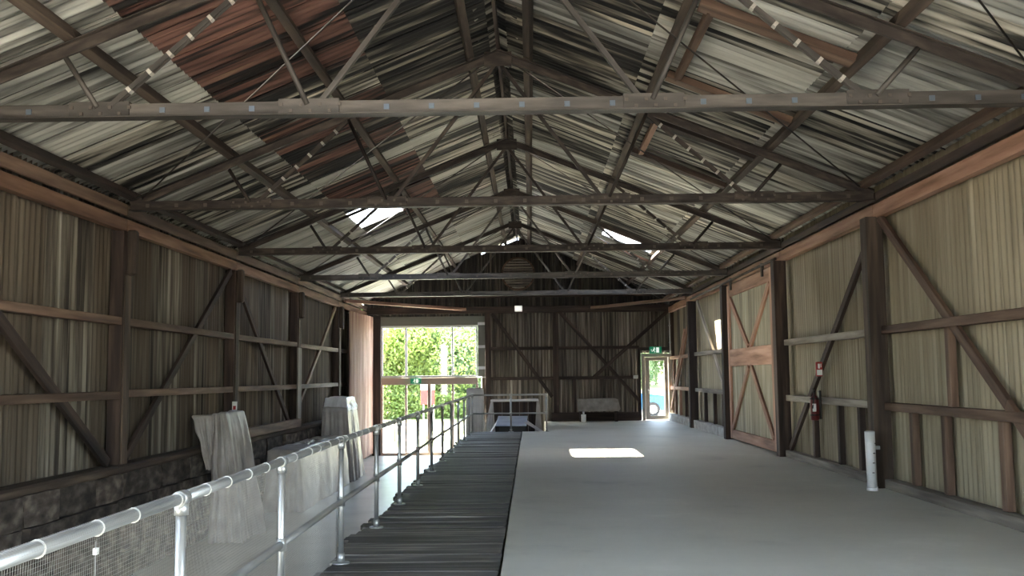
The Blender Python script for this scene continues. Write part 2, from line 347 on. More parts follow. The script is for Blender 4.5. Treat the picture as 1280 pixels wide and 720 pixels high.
# wall plates and eave boards
along('wall_plate', -5.86, 3.83, .12, .18, 'plate'); along('eave_board', -5.83, 4.05, .05, .16, 'timber')
along('eave_purlin', -5.72, 4.25, .09, .12, 'dark', tilt=aL)
along('wall_plate', 4.97, 3.88, .12, .20, 'orange'); along('eave_board', 4.98, 4.10, .05, .12, 'dark')
along('eave_purlin', 4.80, 4.27, .09, .12, 'timber', tilt=aR)
# thin diagonal bracing rods lying under the roof slope, one each side in every bay
for a, b in zip(TY[1:], TY[2:]+[YE]):
    for x in (-5.6, 4.75): rod('bracing_rod', (x, b, roofz(x)+.02), (RX, a, RZ-.03), .011, 'ironr', rf, 6)

# ---------------------------------------------------------------- roof trusses
def make_truss(y, label, front=True):
    t = thing('roof_truss', label, 'roof truss', 'riveted iron roof trusses across the shed', loc=(0, y, 0))
    e0, e1 = -5.76, 4.93; m_ = 'iron' if y < 10 or y > 24 else 'ironr'
    a = Vector((e0, y, TZ)); b = Vector((e1, y, TZ))
    tie = beam('tie_beam', a, b, .04, .135, m_, t, bev=.004)
    beam('tie_flange', a-Vector((0, 0, .066)), b-Vector((0, 0, .066)), .15, .014, m_, t, bev=.003)
    apex = Vector((RX, y, RZ-.06))
    for e in (Vector((e0, y, TZ+.02)), Vector((e1, y, TZ+.02))):
        beam('rafter', e, apex, .035, .11, 'ironr', t, bev=.004); d = Vector((0, 0, .055))
        beam('rafter_flange', e+d, apex+d, .14, .012, 'ironr', t, bev=.003)
    nodes = [-4.02, -2.05, 1.16, 3.22]; ups = [-4.33, -2.60, 1.72, 3.62]
    for k, (xn, xu) in enumerate(zip(nodes, ups)):
        n0 = Vector((xn, y, TZ+.03)); pu = Vector((xu, y, roofz(xu)-.10))
        rod('strut', n0+Vector((0, -.03, 0)), pu+Vector((0, -.03, 0)), .026, m_, t, 8)
        if k in (0, 3):
            xu2 = -2.60 if k == 0 else 1.72; q = Vector((xu2, y, roofz(xu2)-.1))
            n1 = n0+Vector((.10 if k == 0 else -.10, 0, 0))
            for s in (-1, 1): beam('diagonal', n1+Vector((0, s*.028, 0)), q+Vector((0, s*.028, 0)), .012, .05, m_, t, bev=.002)
            for j in range(1, 7):
                c = n1.lerp(q, j/7); 
                pk = beam('packer', c-(q-n1).normalized()*.02, c+(q-n1).normalized()*.02, .068, .053, 'packer', t, bev=.002)
        else:
            n1 = n0+Vector((.10 if k == 1 else -.10, 0, 0))
            beam('diagonal', n1, apex-Vector((0, 0, .1)), .055, .05, m_, t, bev=.003)
        beam('gusset_plate', (xn-.27, y, TZ+.01), (xn+.30, y, TZ+.01), .065, .155, m_, t, bev=.003)
        rv = [((xn-.24+.09*j, s*.035, TZ+.03*((-1)**j)), (.03, .014, .03)) for j in range(7) for s in (-1, 1)]
        joined('rivets', rv, 'rivet', t).location = (0, 0, 0)
    beam('apex_plate', (RX-.2, y, RZ-.13), (RX+.2, y, RZ-.13), .06, .22, 'ironr', t, bev=.003)
    xs = [e0+.25+.42*j for j in range(int((e1-e0-.3)/.42)+1)]
    xs = [x for x in xs if all(abs(x-q) > .34 for q in nodes)]
    joined('bolts', [((x, s*.024, TZ), (.05, .012, .05)) for x in xs for s in (-1, 1)], 'washer' if y < 9 else 'rivet', t).location = (0, 0, 0)
    return t
lab = {8.91: 'nearest roof truss, its long riveted tie beam crossing highest in the picture', 13.9: 'second roof truss from the camera, above the thick right wall post with the white pipe',
       19.17: 'third roof truss from the camera, ending above the near edge of the sliding timber door', 24.38: 'fourth roof truss from the camera, crossing in front of the round gable louvre',
       29.6: 'furthest roof truss, crossing just below the round gable louvre'}
for y in TY[2:]: make_truss(y, lab[y])

# ---------------------------------------------------------------- right wall
wr = struct('wall_right', 'right wall of grey green corrugated iron on dark timber framing', 'wall')
RW = random.Random(3)
def wall_sheets(parent, X, y0, y1, z0, z1, mats, nrm):
    X += .02*nrm
    y = y0; k = 0
    while y < y1-.05:
        wd = min(.76, y1-y)
        put_sheet(parent, (0, nrm, 0), (0, 0, 1), (X+(.004 if k % 2 else 0), y+wd/2, (z0+z1)/2), wd, z1-z0, RW.choice(mats), RW.randrange(3))
        y += .684 if y1-y > .76 else wd; k += 1
# the bay y -1.5..3.7 behind the camera is left open on both sides, added to let daylight in
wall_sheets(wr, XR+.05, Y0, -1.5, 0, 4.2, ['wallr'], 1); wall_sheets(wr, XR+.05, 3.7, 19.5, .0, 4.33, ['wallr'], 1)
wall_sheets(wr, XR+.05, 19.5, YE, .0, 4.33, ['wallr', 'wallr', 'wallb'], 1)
for y in TY: 
    if y < 8: continue
    w_ = .25
    block('post', 4.76, 5.0, y-w_/2, y+w_/2, 0, 3.79, 'dark' if y != 13.9 else 'purl', wr)
def girts(parent, X, ys, zs, mat, w_=.15, h=.11):
    for a, b in zip(ys, ys[1:]):
        for z in zs: beam('girt', (X, a+.13, z+random.uniform(-.01, .01)), (X, b-.13, z+random.uniform(-.01, .01)), w_, h, mat, parent)
girts(wr, 4.985, [3.7, 8.91, 13.9], (2.18, 1.13), 'timber'); girts(wr, 4.985, [13.9, 19.17], (2.18, 1.13), 'grey')
girts(wr, 4.985, [24.38, 29.6], (2.18, 1.13), 'grey'); girts(wr, 4.985, [29.6, YE], (2.18, 1.13), 'orange')
for a, b in ((3.7, 8.8), (9.05, 13.75), (14.05, 19.0)): block('sill', 4.86, 5.03, a, b, 0, .13, 'grey', wr, .01)
for a, b in ((24.5, 29.45), (29.75, YE)): block('kerb', 4.84, 5.03, a, b, 0, .24, 'conce', wr, .01)
def wbrace(parent, X, a, b, mat, w_=.06, h=.13):
    return beam('brace', (X, a[0], a[1]), (X, b[0], b[1]), w_, h, mat, parent, (1, 0, 0)) if False else beam('brace', (X, a[0], a[1]), (X, b[0], b[1]), w_, h, mat, parent)
wbrace(wr, 4.95, (13.75, 3.78), (10.3, 1.25), 'timber'); wbrace(wr, 4.95, (10.3, 1.25), (9.05, .3), 'timber')
wbrace(wr, 4.95, (14.1, 3.6), (18.95, .16), 'dark'); wbrace(wr, 4.95, (28.9, 3.75), (25.0, 1.1), 'grey'); wbrace(wr, 4.95, (25.0, 1.1), (24.6, .5), 'grey')
wbrace(wr, 4.95, (30.0, 3.6), (33.4, 1.2), 'orange'); wbrace(wr, 4.93, (34.6, .4), (31.3, 3.0), 'orange')
for y in (10.5, 11.95, 12.95, 15.0, 16.0, 17.4): block('stud', 4.95, 5.04, y-.06, y+.06, .13, 1.08, 'timber' if y < 13.5 else 'dark', wr)
block('stud', 4.95, 5.04, 11.67, 11.79, 1.18, 2.13, 'timber', wr)
for y in (25.6, 26.8, 28.2, 30.6, 31.7, 32.9, 33.9): block('stud', 4.95, 5.04, y-.06, y+.06, .24, 1.08, 'dark' if y < 32 else 'orange', wr)  # studs near the end take lighter orange, light put into the timber colour
block('stud', 4.93, 5.03, 34.0, 34.12, 1.18, 2.13, 'orange', wr)

# sliding timber door on the right wall
sd = struct('door_2', 'tall sliding door of grey green boards with orange timber frame and crossed braces', 'door')
y0, y1, zt = 19.62, 24.1, 3.74
n = 15
for k in range(n):
    a = y0+.02+(y1-y0-.04)*k/n; block('plank', 4.90, 4.935+random.uniform(0, .004), a+.004, a+(y1-y0-.04)/n-.004, .06, zt-.05, 'doorplank', sd, .003)
for a in (y0, y1-.20): block('stile', 4.85, 4.90, a, a+.20, .04, zt, 'orange', sd)
for z, h in ((.04, .22), (1.78, .40), (zt-.28, .28)): block('rail', 4.852, 4.902, y0+.20, y1-.20, z, z+h, 'orange', sd)
ym = (y0+y1)/2
for s in (-1, 1):
    beam('brace', (4.872, ym+s*.12, 2.2), (4.872, ym+s*2.0, 3.44), .05, .15, 'orange', sd)
    beam('brace', (4.872, ym+s*.12, 1.76), (4.872, ym+s*2.0, .28), .05, .15, 'orange', sd)
rod('door_track', (4.84, 19.2, 3.84), (4.84, 29.4, 3.84), .03, 'ironr', sd, 8)
for y in (20.3, 23.5): block('hanger', 4.81, 4.87, y-.05, y+.05, 3.6, 3.88, 'ironr', sd)

# ---------------------------------------------------------------- left wall
wl = struct('wall_left', 'left wall of brown streaked corrugated iron on timber framing above a rough stone base', 'wall')
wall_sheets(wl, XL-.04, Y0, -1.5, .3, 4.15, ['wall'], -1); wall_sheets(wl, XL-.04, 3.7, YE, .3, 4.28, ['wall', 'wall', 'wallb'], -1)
for y in TY:
    if y < 8: continue
    block('post', -5.98, -5.79, y-.14, y+.14, .38, 3.74, 'dark', wl)
    block('bracket', -5.80, -5.66, y-.04, y+.10, 3.1, 3.76, 'purl', wl, .03)
    block('lit_post_face', -5.79, -5.765, y-.1, y+.1, .4, 3.1, 'purl', wl, .004)  # added strip: the post's room side coloured lighter, as if lit
girts(wl, -5.87, [3.7]+TY[2:]+[YE], (2.43, 1.40), 'timber')
block('sill', -6.0, -5.70, 3.7, YE, .30, .42, 'purl', wl, .03)
wbrace(wl, -5.84, (10.45, 2.4), (13.5, .46), 'dark', .06, .15); wbrace(wl, -5.84, (14.1, .5), (18.9, 3.7), 'dark', .06, .13)
wbrace(wl, -5.84, (19.4, 3.5), (23.7, .5), 'dark', .06, .13); wbrace(wl, -5.84, (24.6, .9), (29.2, 3.7), 'timber', .06, .12)
block('loose_plank', -5.74, -5.70, 24.0, 24.35, .45, 2.35, 'grey', wl)
block('loose_plank', -5.76, -5.62, 19.4, 24.0, .43, .62, 'timber', wl)
block('mortar_core', -6.05, -5.86, Y0, YE, LOW, .30, 'mortar', wl, 0)
RSn = random.Random(11)
def stone_mesh(seed):
    rnd = random.Random(seed); bm = bmesh.new(); bmesh.ops.create_cube(bm, size=1)
    bmesh.ops.subdivide_edges(bm, edges=bm.edges[:], cuts=1, use_grid_fill=True)
    for v in bm.verts: v.co = Vector([c*(1-.09*(abs(v.co.x)+abs(v.co.y)+abs(v.co.z)-.5)) + rnd.uniform(-.035, .035) for c in v.co])
    me = D.meshes.new('stone'); bm.to_mesh(me); bm.free(); me.materials.append(mt['stone']); return me
SM = [stone_mesh(k) for k in range(8)]
y = 4.0
for r_ in range(4):
    y = 6.0+RSn.uniform(0, .4)
    while y < YE-.3:
        L = RSn.uniform(.6, 1.5); h = .36
        o = link('stone', RSn.choice(SM), wl); z = LOW+.18+r_*.365
        o.location = (-5.88+RSn.uniform(-.02, .05)-r_*.012, y+L/2, z); o.scale = (.42, L*1.02, h*1.05); y += L
# rusty iron door folded back along the left wall
rdn = struct('door_3', 'tall pinkish rusty corrugated door folded back against the left wall by the window', 'door')
for k in range(6):
    a = 30.3+.73*k; put_sheet(rdn, (0, -1, 0), (0, 0, 1), (-5.60+.005*(k % 2), a+.38, 1.28+.012*k), .78, 4.8, 'rustdoor', k % 3)
for z in (-.9, 1.3, 3.4): beam('ledge', (-5.66, 30.35, z), (-5.66, 34.6, z+.05), .05, .14, 'dark', rdn)
for y in (30.4, 34.6): beam('stile', (-5.66, y, LOW+.08), (-5.66, y, 3.6), .05, .12, 'dark', rdn)

# ---------------------------------------------------------------- end wall
we = struct('wall_end', 'dark corrugated iron end wall with timber framing under a black gable', 'wall')
def custom_sheet(parent, x0, x1, z0f, z1f, y, mat):
    nx = max(2, round((x1-x0)/.11))*6; vs = []; fs = []
    for i in range(nx+1):
        x = x0+(x1-x0)*i/nx; d = .017*math.cos(2*math.pi*i/6)
        vs += [(x, y+d, z0f(x)), (x, y+d, z1f(x))]
    for i in range(nx): fs.append((2*i, 2*i+2, 2*i+3, 2*i+1))
    return from_py('corrugated_sheet', vs, fs, mat, parent, True)
RE = random.Random(9)
x = XL; k = 0
while x < XR+.05:
    x1 = min(x+.76, XR+.1); yy = YE+.10+(.004 if k % 2 else 0)
    spl = [x, x1]
    lowz = LOW if x < .4 else -.2
    def seg(a, b, z0, z1, mt_): custom_sheet(we, a, b, lambda q: z0, lambda q: z1, yy, mt_)
    # gable part, leaving a thin slit along the left slope
    gap = .07 if -2.4 < x < -.5 else -.03
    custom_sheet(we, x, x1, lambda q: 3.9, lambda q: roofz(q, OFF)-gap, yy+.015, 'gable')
    mm = RE.choice(['endw', 'endw', 'wallb', 'gable'])
    if x1 > 4.9: block('corner_post', 4.985, 5.14, yy-.2, yy+.05, 0, 4.1, 'dark', we)
    if x1 <= -5.3: seg(x, x1, lowz, 4.0, mm)
    elif x < -1.85:
        if x < -5.3: seg(x, -5.3, lowz, 4.0, mm)
        if x1 > -1.86: seg(-1.60, x1, lowz, 1.53, mm); seg(-1.60, x1, 1.5, 4.0, RE.choice(['endw', 'wallb']))
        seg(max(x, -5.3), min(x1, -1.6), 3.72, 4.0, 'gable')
    elif x1 > 3.92:
        if x < 3.9: seg(x, 3.92, lowz, 4.0, mm)
        seg(max(x, 3.92), min(x1, 4.99), 2.36, 4.0, mm)
    else:
        seg(x, x1, lowz, 1.55, RE.choice(['endw', 'wallb', 'endw'])); seg(x, x1, 1.52, 4.0, RE.choice(['endw', 'endw', 'wallb']))
    x += .70; k += 1
ye = YE-.02
beam('end_plate', (XL, ye-.03, 3.95), (XR, ye-.03, 3.95), .14, .24, 'dark', we)
beam('end_plate', (XL, ye-.01, 4.45), (XR, ye-.01, 4.45), .08, .12, 'dark', we)
for x in (-1.50, .90): block('post', x-.1, x+.1, ye-.14, ye+.06, LOW if x < 0 else 0, 3.83, 'dark', we)
for x in (-2.6, -.42, 1.8, 3.6): block('gable_stud', x-.05, x+.05, ye-.04, ye+.06, 4.07, roofz(x)-.05, 'dark', we)
for a, b in ((-1.4, .8), (1.0, 3.85)):
    for z in (2.57, 1.51): beam('girt', (a, ye, z), (b, ye, z), .08, .11, 'dark', we)
beam('girt', (3.8, ye, 2.50), (4.99, ye, 2.50), .08, .12, 'dark', we)
beam('brace', (-1.35, ye-.06, 3.82), (.75, ye-.06, .85), .05, .12, 'dark', we); beam('brace', (1.05, ye-.06, 3.85), (3.85, ye-.06, .65), .05, .12, 'dark', we)
beam('brace', (4.90, ye-.08, 3.85), (2.2, ye-.08, 1.5), .05, .12, 'dark', we)
block('stud', 3.80, 3.90, ye-.05, ye+.05, 0, 2.5, 'dark', we); block('stud', 1.5, 1.6, ye-.04, ye+.05, .3, 1.46, 'dark', we)
block('base_beam', .70, 3.80, ye-.20, ye+.02, 0, .30, 'dark', we, .015)
block('base_beam', -1.55, .67, ye-.16, ye+.02, LOW, LOW+.3, 'dark', we, .015)
beam('corner_brace', (-5.75, 30.2, 3.98), (-2.3, ye-.1, 3.98), .12, .10, 'orange', we); beam('corner_brace', (4.9, 30.6, 3.98), (2.2, ye-.1, 3.98), .12, .10, 'timber', we)
# round louvre in the gable
lv = thing('round_louvre', 'round slatted timber vent high in the black gable', 'vent', loc=(-.40, 34.62, 5.22))
vs = []; fs = []; nn = 40
for k in range(nn):
    a = 2*math.pi*k/nn
    for r_, yy in ((.60, -.05), (.60, .05), (.54, .05), (.54, -.05)): vs.append((r_*math.cos(a)-.40, 34.62+yy, 5.22+r_*math.sin(a)))
for k in range(nn):
    for j in range(4): fs.append((4*k+j, 4*((k+1) % nn)+j, 4*((k+1) % nn)+(j+1) % 4, 4*k+(j+1) % 4))
from_py('rim', vs, fs, 'timber', lv)
for k in range(12):
    z = -.5+k*.091; hw = math.sqrt(max(.55**2-z*z, .01))
    o = beam('slat', (-.4-hw, 34.62, 5.22+z), (-.4+hw, 34.62, 5.22+z), .075, .016, 'grey', lv, bev=0); o.rotation_euler.x += -.75

# window in the end wall
wn = struct('window_1', 'large bright aluminium framed window and glass doors in the end wall', 'window')
yw = YE-.02
block('head_panel', -5.33, -1.55, yw, yw+.08, 3.42, 3.74, 'panel', wn)
for x in (-5.28, -4.42, -2.76, -1.90):
    block('frame', x-.03, x+.03, yw-.02, yw+.06, 1.58, 3.40, 'alu', wn, .004)
for z in (1.61, 3.38): block('frame', -5.31, -1.87, yw-.022, yw+.062, z-.035, z+.035, 'alu', wn, .004)
block('transom', -5.31, -1.87, yw-.05, yw+.07, 1.33, 1.57, 'bronze', wn)
for x, w2 in ((-5.28, .04), (-4.42, .035), (-3.60, .06), (-2.76, .035), (-1.90, .04)):
    block('mullion', x-w2, x+w2, yw-.02, yw+.06, LOW+.1, 1.33, 'bronze', wn, .004)
block('threshold', -5.31, -1.87, yw-.04, yw+.07, LOW, LOW+.1, 'bronze', wn, .004)
for a, b in ((-5.25, -4.45), (-4.39, -2.79), (-2.73, -1.93)): block('pane', a, b, yw+.01, yw+.018, 1.645, 3.345, 'glass', wn, 0)
for a, b in ((-5.24, -4.46), (-4.38, -3.67), (-3.53, -2.80), (-2.72, -1.94)): block('pane', a, b, yw+.01, yw+.018, LOW+.1, 1.33, 'glass', wn, 0)
for x in (-3.74, -3.46): rod('door_handle', (x, yw-.07, -.3), (x, yw-.07, .1), .015, 'alu', wn, 8)
sp = block('side_panel', -1.86, -1.58, yw, yw+.08, 1.55, 3.42, 'panel', wn)
for z in (3.42, 2.6, 1.85): block('bracket', -1.86, -1.5, yw-.03, yw, z, z+.10, 'alu', wn, .004)
rod('pull_bar', (-1.9, yw-.06, 1.57), (-1.5, yw-.06, 1.57), .02, 'alu', wn, 8)
block('jamb', -5.62, -5.33, yw-.03, yw+.08, LOW, 3.74, 'dark', wn)

# glazed exit door in the end wall
dr = struct('door_1', 'pale framed glass exit door in the right corner of the end wall', 'door')
FR = flat('door_putty', (.50, .45, .38), .5); mt['putty'] = FR
block('frame', 3.92, 4.04, yw-.06, yw+.06, 0, 2.34, 'putty', dr); block('frame', 4.87, 4.99, yw-.06, yw+.06, 0, 2.34, 'putty', dr)
block('frame', 4.04, 4.87, yw-.06, yw+.06, 2.22, 2.34, 'putty', dr)
block('stile', 4.05, 4.20, yw-.03, yw+.03, .02, 2.21, 'putty', dr); block('stile', 4.72, 4.86, yw-.03, yw+.03, .02, 2.21, 'putty', dr)
block('rail', 4.20, 4.72, yw-.03, yw+.03, 2.09, 2.21, 'putty', dr); block('rail', 4.20, 4.72, yw-.03, yw+.03, .02, .16, 'putty', dr)
block('pane', 4.20, 4.72, yw-.004, yw+.004, .16, 2.09, 'glass', dr, 0)
rod('handle', (4.13, yw-.08, .95), (4.13, yw-.08, 1.1), .015, 'alu', dr, 8)

# exit signs
def exit_sign(x, y, z, w_, h, label):
    t = thing('exit_sign', label, 'exit sign', loc=(x, y, z-h/2))
    block('case', x-w_/2, x+w_/2, y-.03, y+.03, z-h/2, z+h/2, 'green', t, .005)
    s = h/.24
    yy = y-.036
    def bx(n_, a, b, c, d, m_='signw'): block(n_, x+a*s, x+b*s, yy-.004, yy+.004, z+c*s, z+d*s, m_, t, 0)
    bx('door_pictogram', .02, .12, -.09, .09); 
    vs = []; fs = []
    def poly(pts):
        a = len(vs); vs.extend([(x+p*s, yy-.006, z+q*s) for p, q in pts]); fs.append(tuple(range(a, a+len(pts))))
    # running figure
    poly([(-.05+.02*math.cos(i*math.pi/4), .075+.02*math.sin(i*math.pi/4)) for i in range(8)])
    poly([(-.09, .0), (-.06, .055), (-.035, .05), (-.06, -.01)]); poly([(-.06, .05), (.0, .03), (.0, .015), (-.05, .03)])
    poly([(-.09, .0), (-.06, -.01), (-.02, -.04), (-.03, -.09), (-.045, -.09), (-.04, -.05)]); poly([(-.09, .0), (-.07, -.01), (-.10, -.05), (-.14, -.06), (-.14, -.045), (-.11, -.035)])
    from_py('running_figure', vs, fs, 'signw', t)
    poly2 = [(-.17, 0), (-.14, .03), (-.14, -.03)] if w_ > .38 else [(.15, .03), (.15, -.03), (.18, 0)]
    from_py('arrow', [(x+p*s, yy-.006, z+q*s) for p, q in poly2], [(0, 1, 2)], 'signw', t)
    rod('hanger', (x, y, z+h/2), (x, y, z+h/2+.06), .01, 'black', t, 6)
exit_sign(-4.06, 34.64, 1.46, .37, .18, 'green exit sign with running figure in front of the big window')
exit_sign(4.42, 34.66, 2.46, .42, .24, 'exit sign with running figure above the glazed corner door')
# floodlight
t = thing('floodlight', 'small white square floodlight on the end wall beam below the round louvre', 'light', loc=(-.40, 34.5, 3.84))
block('housing', -.54, -.26, 34.44, 34.56, 3.86, 4.08, 'white', t, .02); block('lens', -.52, -.28, 34.425, 34.44, 3.88, 4.06, 'lamp', t, 0)
block('mount', -.44, -.36, 34.56, 34.75, 3.93, 4.0, 'black', t)
# switch and conduit by the door
o = thing('light_switch', 'small white light switch on the end wall left of the corner door', 'switch', loc=(3.70, 34.68, 1.5))
block('plate', 3.62, 3.78, 34.66, 34.70, 1.46, 1.58, 'white', o); block('rocker', 3.67, 3.73, 34.65, 34.66, 1.49, 1.55, 'white', o, 0)
t = thing('conduit', 'thin pale conduit running up the right corner above the glazed door', 'conduit', loc=(4.93, 34.6, 2.4))
rod('pipe', (4.93, 34.62, 2.34), (4.93, 34.62, 3.9), .018, 'white', t, 8)
for z in (2.7, 3.3): block('clip', 4.90, 4.96, 34.60, 34.66, z, z+.04, 'alu', t, 0)
# front wall behind the camera: gable above, opening below added to let daylight in
wf = struct('wall_front', 'unseen front end of the shed with an iron gable over an opening added for daylight', 'wall')
x = XL; k = 0
while x < XR+.05:
    x1 = min(x+.76, XR+.1); custom_sheet(wf, x, x1, lambda q: 4.0, lambda q: roofz(q, OFF)-.01, Y0-.05+(.004 if k % 2 else 0), 'wall'); x += .70; k += 1
x = XL; k = 0
while x < XR+.05:
    x1 = min(x+.76, XR+.1)
    if not (-2.6 < x < -.2): custom_sheet(wf, x, x1, lambda q: LOW if x < -.5 else 0, lambda q: 4.05, Y0-.05+(.004 if k % 2 else 0), 'wall')
    x += .70; k += 1
for x in (-5.9, -2.2, 1.3, 4.95): block('post', x-.1, x+.1, Y0-.05, Y0+.15, LOW if x < -.3 else 0, 4.0, 'dark', wf)

# ---------------------------------------------------------------- handrail
def hx(y): return -1.60 if y < 4.5 else (-1.60-(y-4.5)/4.1*.06 if y < 8.6 else -1.66-.03*min(1, (y-8.6)/8))
hr = thing('handrail', 'long galvanised pipe handrail along the deck edge with small square wire mesh', 'handrail', loc=(-1.66, 2.5, 0))
PY = [.5, 2.5, 4.5, 6.42, 8.6, 10.6, 12.5, 14.6, 16.7, 18.75, 20.8, 22.8, 24.8, 26.8, 28.3]
HT = 1.06; HM = .53
pp = []
for a, b in zip(PY, PY[1:]):
    rod('top_rail', (hx(a), a, HT), (hx(b), b, HT), .026, 'pipe', hr, 16); rod('mid_rail', (hx(a), a, HM), (hx(b), b, HM), .024, 'pipe', hr, 14)
def rail_post(x, y):
    rod('post', (x, y, .01), (x, y, HT-.02), .024, 'pipe', hr, 14)
    rod('base_flange', (x, y, 0), (x, y, .014), .075, 'pipe', hr, 20)
    rod('base_socket', (x, y, .01), (x, y, .09), .033, 'pipe', hr, 14)
    rod('mid_fitting', (x, y, HM-.04), (x, y, HM+.04), .034, 'pipe', hr, 14)
    rod('top_fitting', (x, y, HT-.075), (x, y, HT-.02), .033, 'pipe', hr, 14)
    rod('top_collar', (x, y-.04, HT) if y < 28 else (x-.04, y, HT), (x, y+.04, HT) if y < 28 else (x+.04, y, HT), .035, 'pipe', hr, 16)
for y in PY: rail_post(hx(y), y)
for x in (-.58, .44): rail_post(x, 28.3)
for a, b in ((-1.69, -.58), (-.58, .44)):
    rod('top_rail', (a, 28.3, HT), (b, 28.3, HT), .026, 'pipe', hr, 14); rod('mid_rail', (a, 28.3, HM), (b, 28.3, HM), .024, 'pipe', hr, 14)
# mesh: square wire netting tied outside the posts and folded over the top rail
def prof(y):
    x = hx(y); o_ = x-.032; r = .030; wob = .012*math.sin(y*2.1)+.006*math.sin(y*5.3)
    pts = [(o_-.010+wob, .03), (o_-.012+wob*.7, .35), (o_-.006+wob*.4, .7), (o_, HT-.05)]
    for k in range(6):
        a = math.pi-(k*.25)*math.pi*.8; pts.append((x+r*math.cos(a), HT+r*math.sin(a)))
    return pts
vs = []; fs = []
def wire(path, r):
    a0 = len(vs)
    for i, p in enumerate(path):
        d = (Vector(path[min(i+1, len(path)-1)])-Vector(path[max(i-1, 0)])).normalized()
        u = d.cross(Vector((0.3, .2, 1)) if abs(d.z) < .9 else Vector((1, 0, 0))).normalized(); v = d.cross(u)
        for k in range(3):
            a = k*2.0944; vs.append(tuple(Vector(p)+r*(math.cos(a)*u+math.sin(a)*v)))
    for i in range(len(path)-1):
        for k in range(3): fs.append((a0+3*i+k, a0+3*i+(k+1) % 3, a0+3*i+3+(k+1) % 3, a0+3*i+3+k))
y = 1.2
while y < 8.6:
    wire([(px, y, pz) for px, pz in prof(y)], .00048); y += .016
rows = []
def at_len(y, s):
    p = prof(y); 
    for a, b in zip(p, p[1:]):
        L = math.hypot(b[0]-a[0], b[1]-a[1])
        if s <= L: return (a[0]+(b[0]-a[0])*s/L, y, a[1]+(b[1]-a[1])*s/L)
        s -= L
    return None
s = 0
while True:
    path = [at_len(1.2+.45*k, s) for k in range(17)]
    if path[0] is None or any(p is None for p in path): break
    wire(path, .00048); s += .016
me = from_py('wire_mesh', vs, fs, 'wire', hr); me['kind'] = 'stuff'
for y, z in ((3.72, .96), (3.33, .90)): block('cable_tie', hx(y)-.05, hx(y)-.035, y-.01, y+.01, z-.012, z+.012, 'ctie', hr, 0)
for k in range(2): rod('seam_wire', (hx(3.7)-.036, 3.7+.006*k, .03), (hx(3.7)-.036, 3.7+.006*k, 1.0), .001, 'wire', hr, 4)
for k in range(34):
    y = 1.6+.40*k+random.uniform(-.05, .05); x = hx(y)
    rod('cable_tie', (x, y-.002, HT), (x, y+.002, HT), .0315, 'ctie', hr, 14)

# ---------------------------------------------------------------- draped machines on the left
def drape(name, label, top, bot, zt, zb, mat, seed, folds=.04, lump=.05, group=None, nlev=14, hem=.0, cat='covered machine'):
    """top and bot: (x0,x1,y0,y1) rectangles; the cloth hangs in folds between them"""
    rnd = random.Random(seed); N = 112; vs = []; fs = []
    def ring(rc, u):
        x0, x1, y0, y1 = rc; p = u*4; s_ = int(p) % 4; q = p-int(p)
        return [(x0+(x1-x0)*q, y0), (x1, y0+(y1-y0)*q), (x1-(x1-x0)*q, y1), (x0, y1-(y1-y0)*q)][s_]
    ph = [rnd.uniform(0, 6.28) for _ in range(6)]; fr = [9, 14, 23, 31, 5, 41]
    cx = (top[0]+top[1])/2; cy = (top[2]+top[3])/2
    for j in range(nlev+1):
        v = j/nlev
        for i in range(N):
            u = i/N; a = ring(top, u); b = ring(bot, u); e = v**.85
            x = a[0]+(b[0]-a[0])*e; y = a[1]+(b[1]-a[1])*e
            f = sum((math.sin(2*math.pi*fr[k]*u+ph[k]+v*(2.5 if k % 2 else -2.2)) if k % 2 else 1.3-2.6*abs(math.sin(math.pi*fr[k]*u+ph[k]+v*1.4)))*w__ for k, w__ in enumerate((.5, .45, .4, .2, .5, .12)))
            nz = noise.noise(Vector((x*2.3, y*2.3, v*3+seed)))
            d = folds*f*(v**.7)*.5 + lump*nz*math.sin(math.pi*min(v*1.15, 1))
            c2 = Vector((x-cx, y-cy)); n_ = c2.normalized() if c2.length > 1e-4 else Vector((1, 0))
            z = zt+(zb-zt)*v + (.02*math.sin(7*2*math.pi*u+ph[1]) if j == nlev else 0) + .02*noise.noise(Vector((x*3, y*3, seed)))*(1-v)
            vs.append((x+n_.x*d, y+n_.y*d, max(z, zb+.004) if j == nlev else z))
    for j in range(nlev):
        for i in range(N):
            a = j*N+i; b = j*N+(i+1) % N; fs.append((a, b, b+N, a+N))
    # top: shrink rings
    prev = list(range(N))
    for q in (.93, .6, .25):
        base = len(vs)
        for i in range(N):
            x, y, z = vs[i]; X = cx+(x-cx)*q; Y = cy+(y-cy)*q
            vs.append((X, Y, zt+.018+.035*noise.noise(Vector((X*3+seed, Y*3, 1)))))
        cur = list(range(base, base+N))
        for i in range(N): fs.append((prev[i], cur[i], cur[(i+1) % N], prev[(i+1) % N]))
        prev = cur
    fs.append(tuple(prev))
    t = thing(name, label, cat, group, loc=((bot[0]+bot[1])/2, (bot[2]+bot[3])/2, zb))
    c = from_py('tarpaulin', vs, fs, mat, t, True)
    return t
def cube_in(t, x0, x1, y0, y1, z0, z1, n_='machine_body'): block(n_, x0, x1, y0, y1, z0, z1, 'dark', t)
G = 'machines wrapped in grey tarpaulin beside the left wall'
t = drape('covered_machine', 'tall leaning machine under a grey tarpaulin, nearest the camera by the left wall', (-5.50, -5.27, 16.9, 18.0), (-5.46, -4.86, 16.6, 17.9), 1.0, LOW, 'tarp', 3, .17, .09, G)
cube_in(t, -5.44, -5.3, 17.1, 17.7, LOW, .9)
o = drape('x', None, (-5.86, -5.48, 16.9, 17.5), (-5.56, -5.44, 16.8, 17.6), .96, .05, 'tarp', 8, .05, .16)
ch = o.children[0]; ch.name = 'tarpaulin_bulge'; ch.parent = t; ch.location = -t.location; D.objects.remove(o)
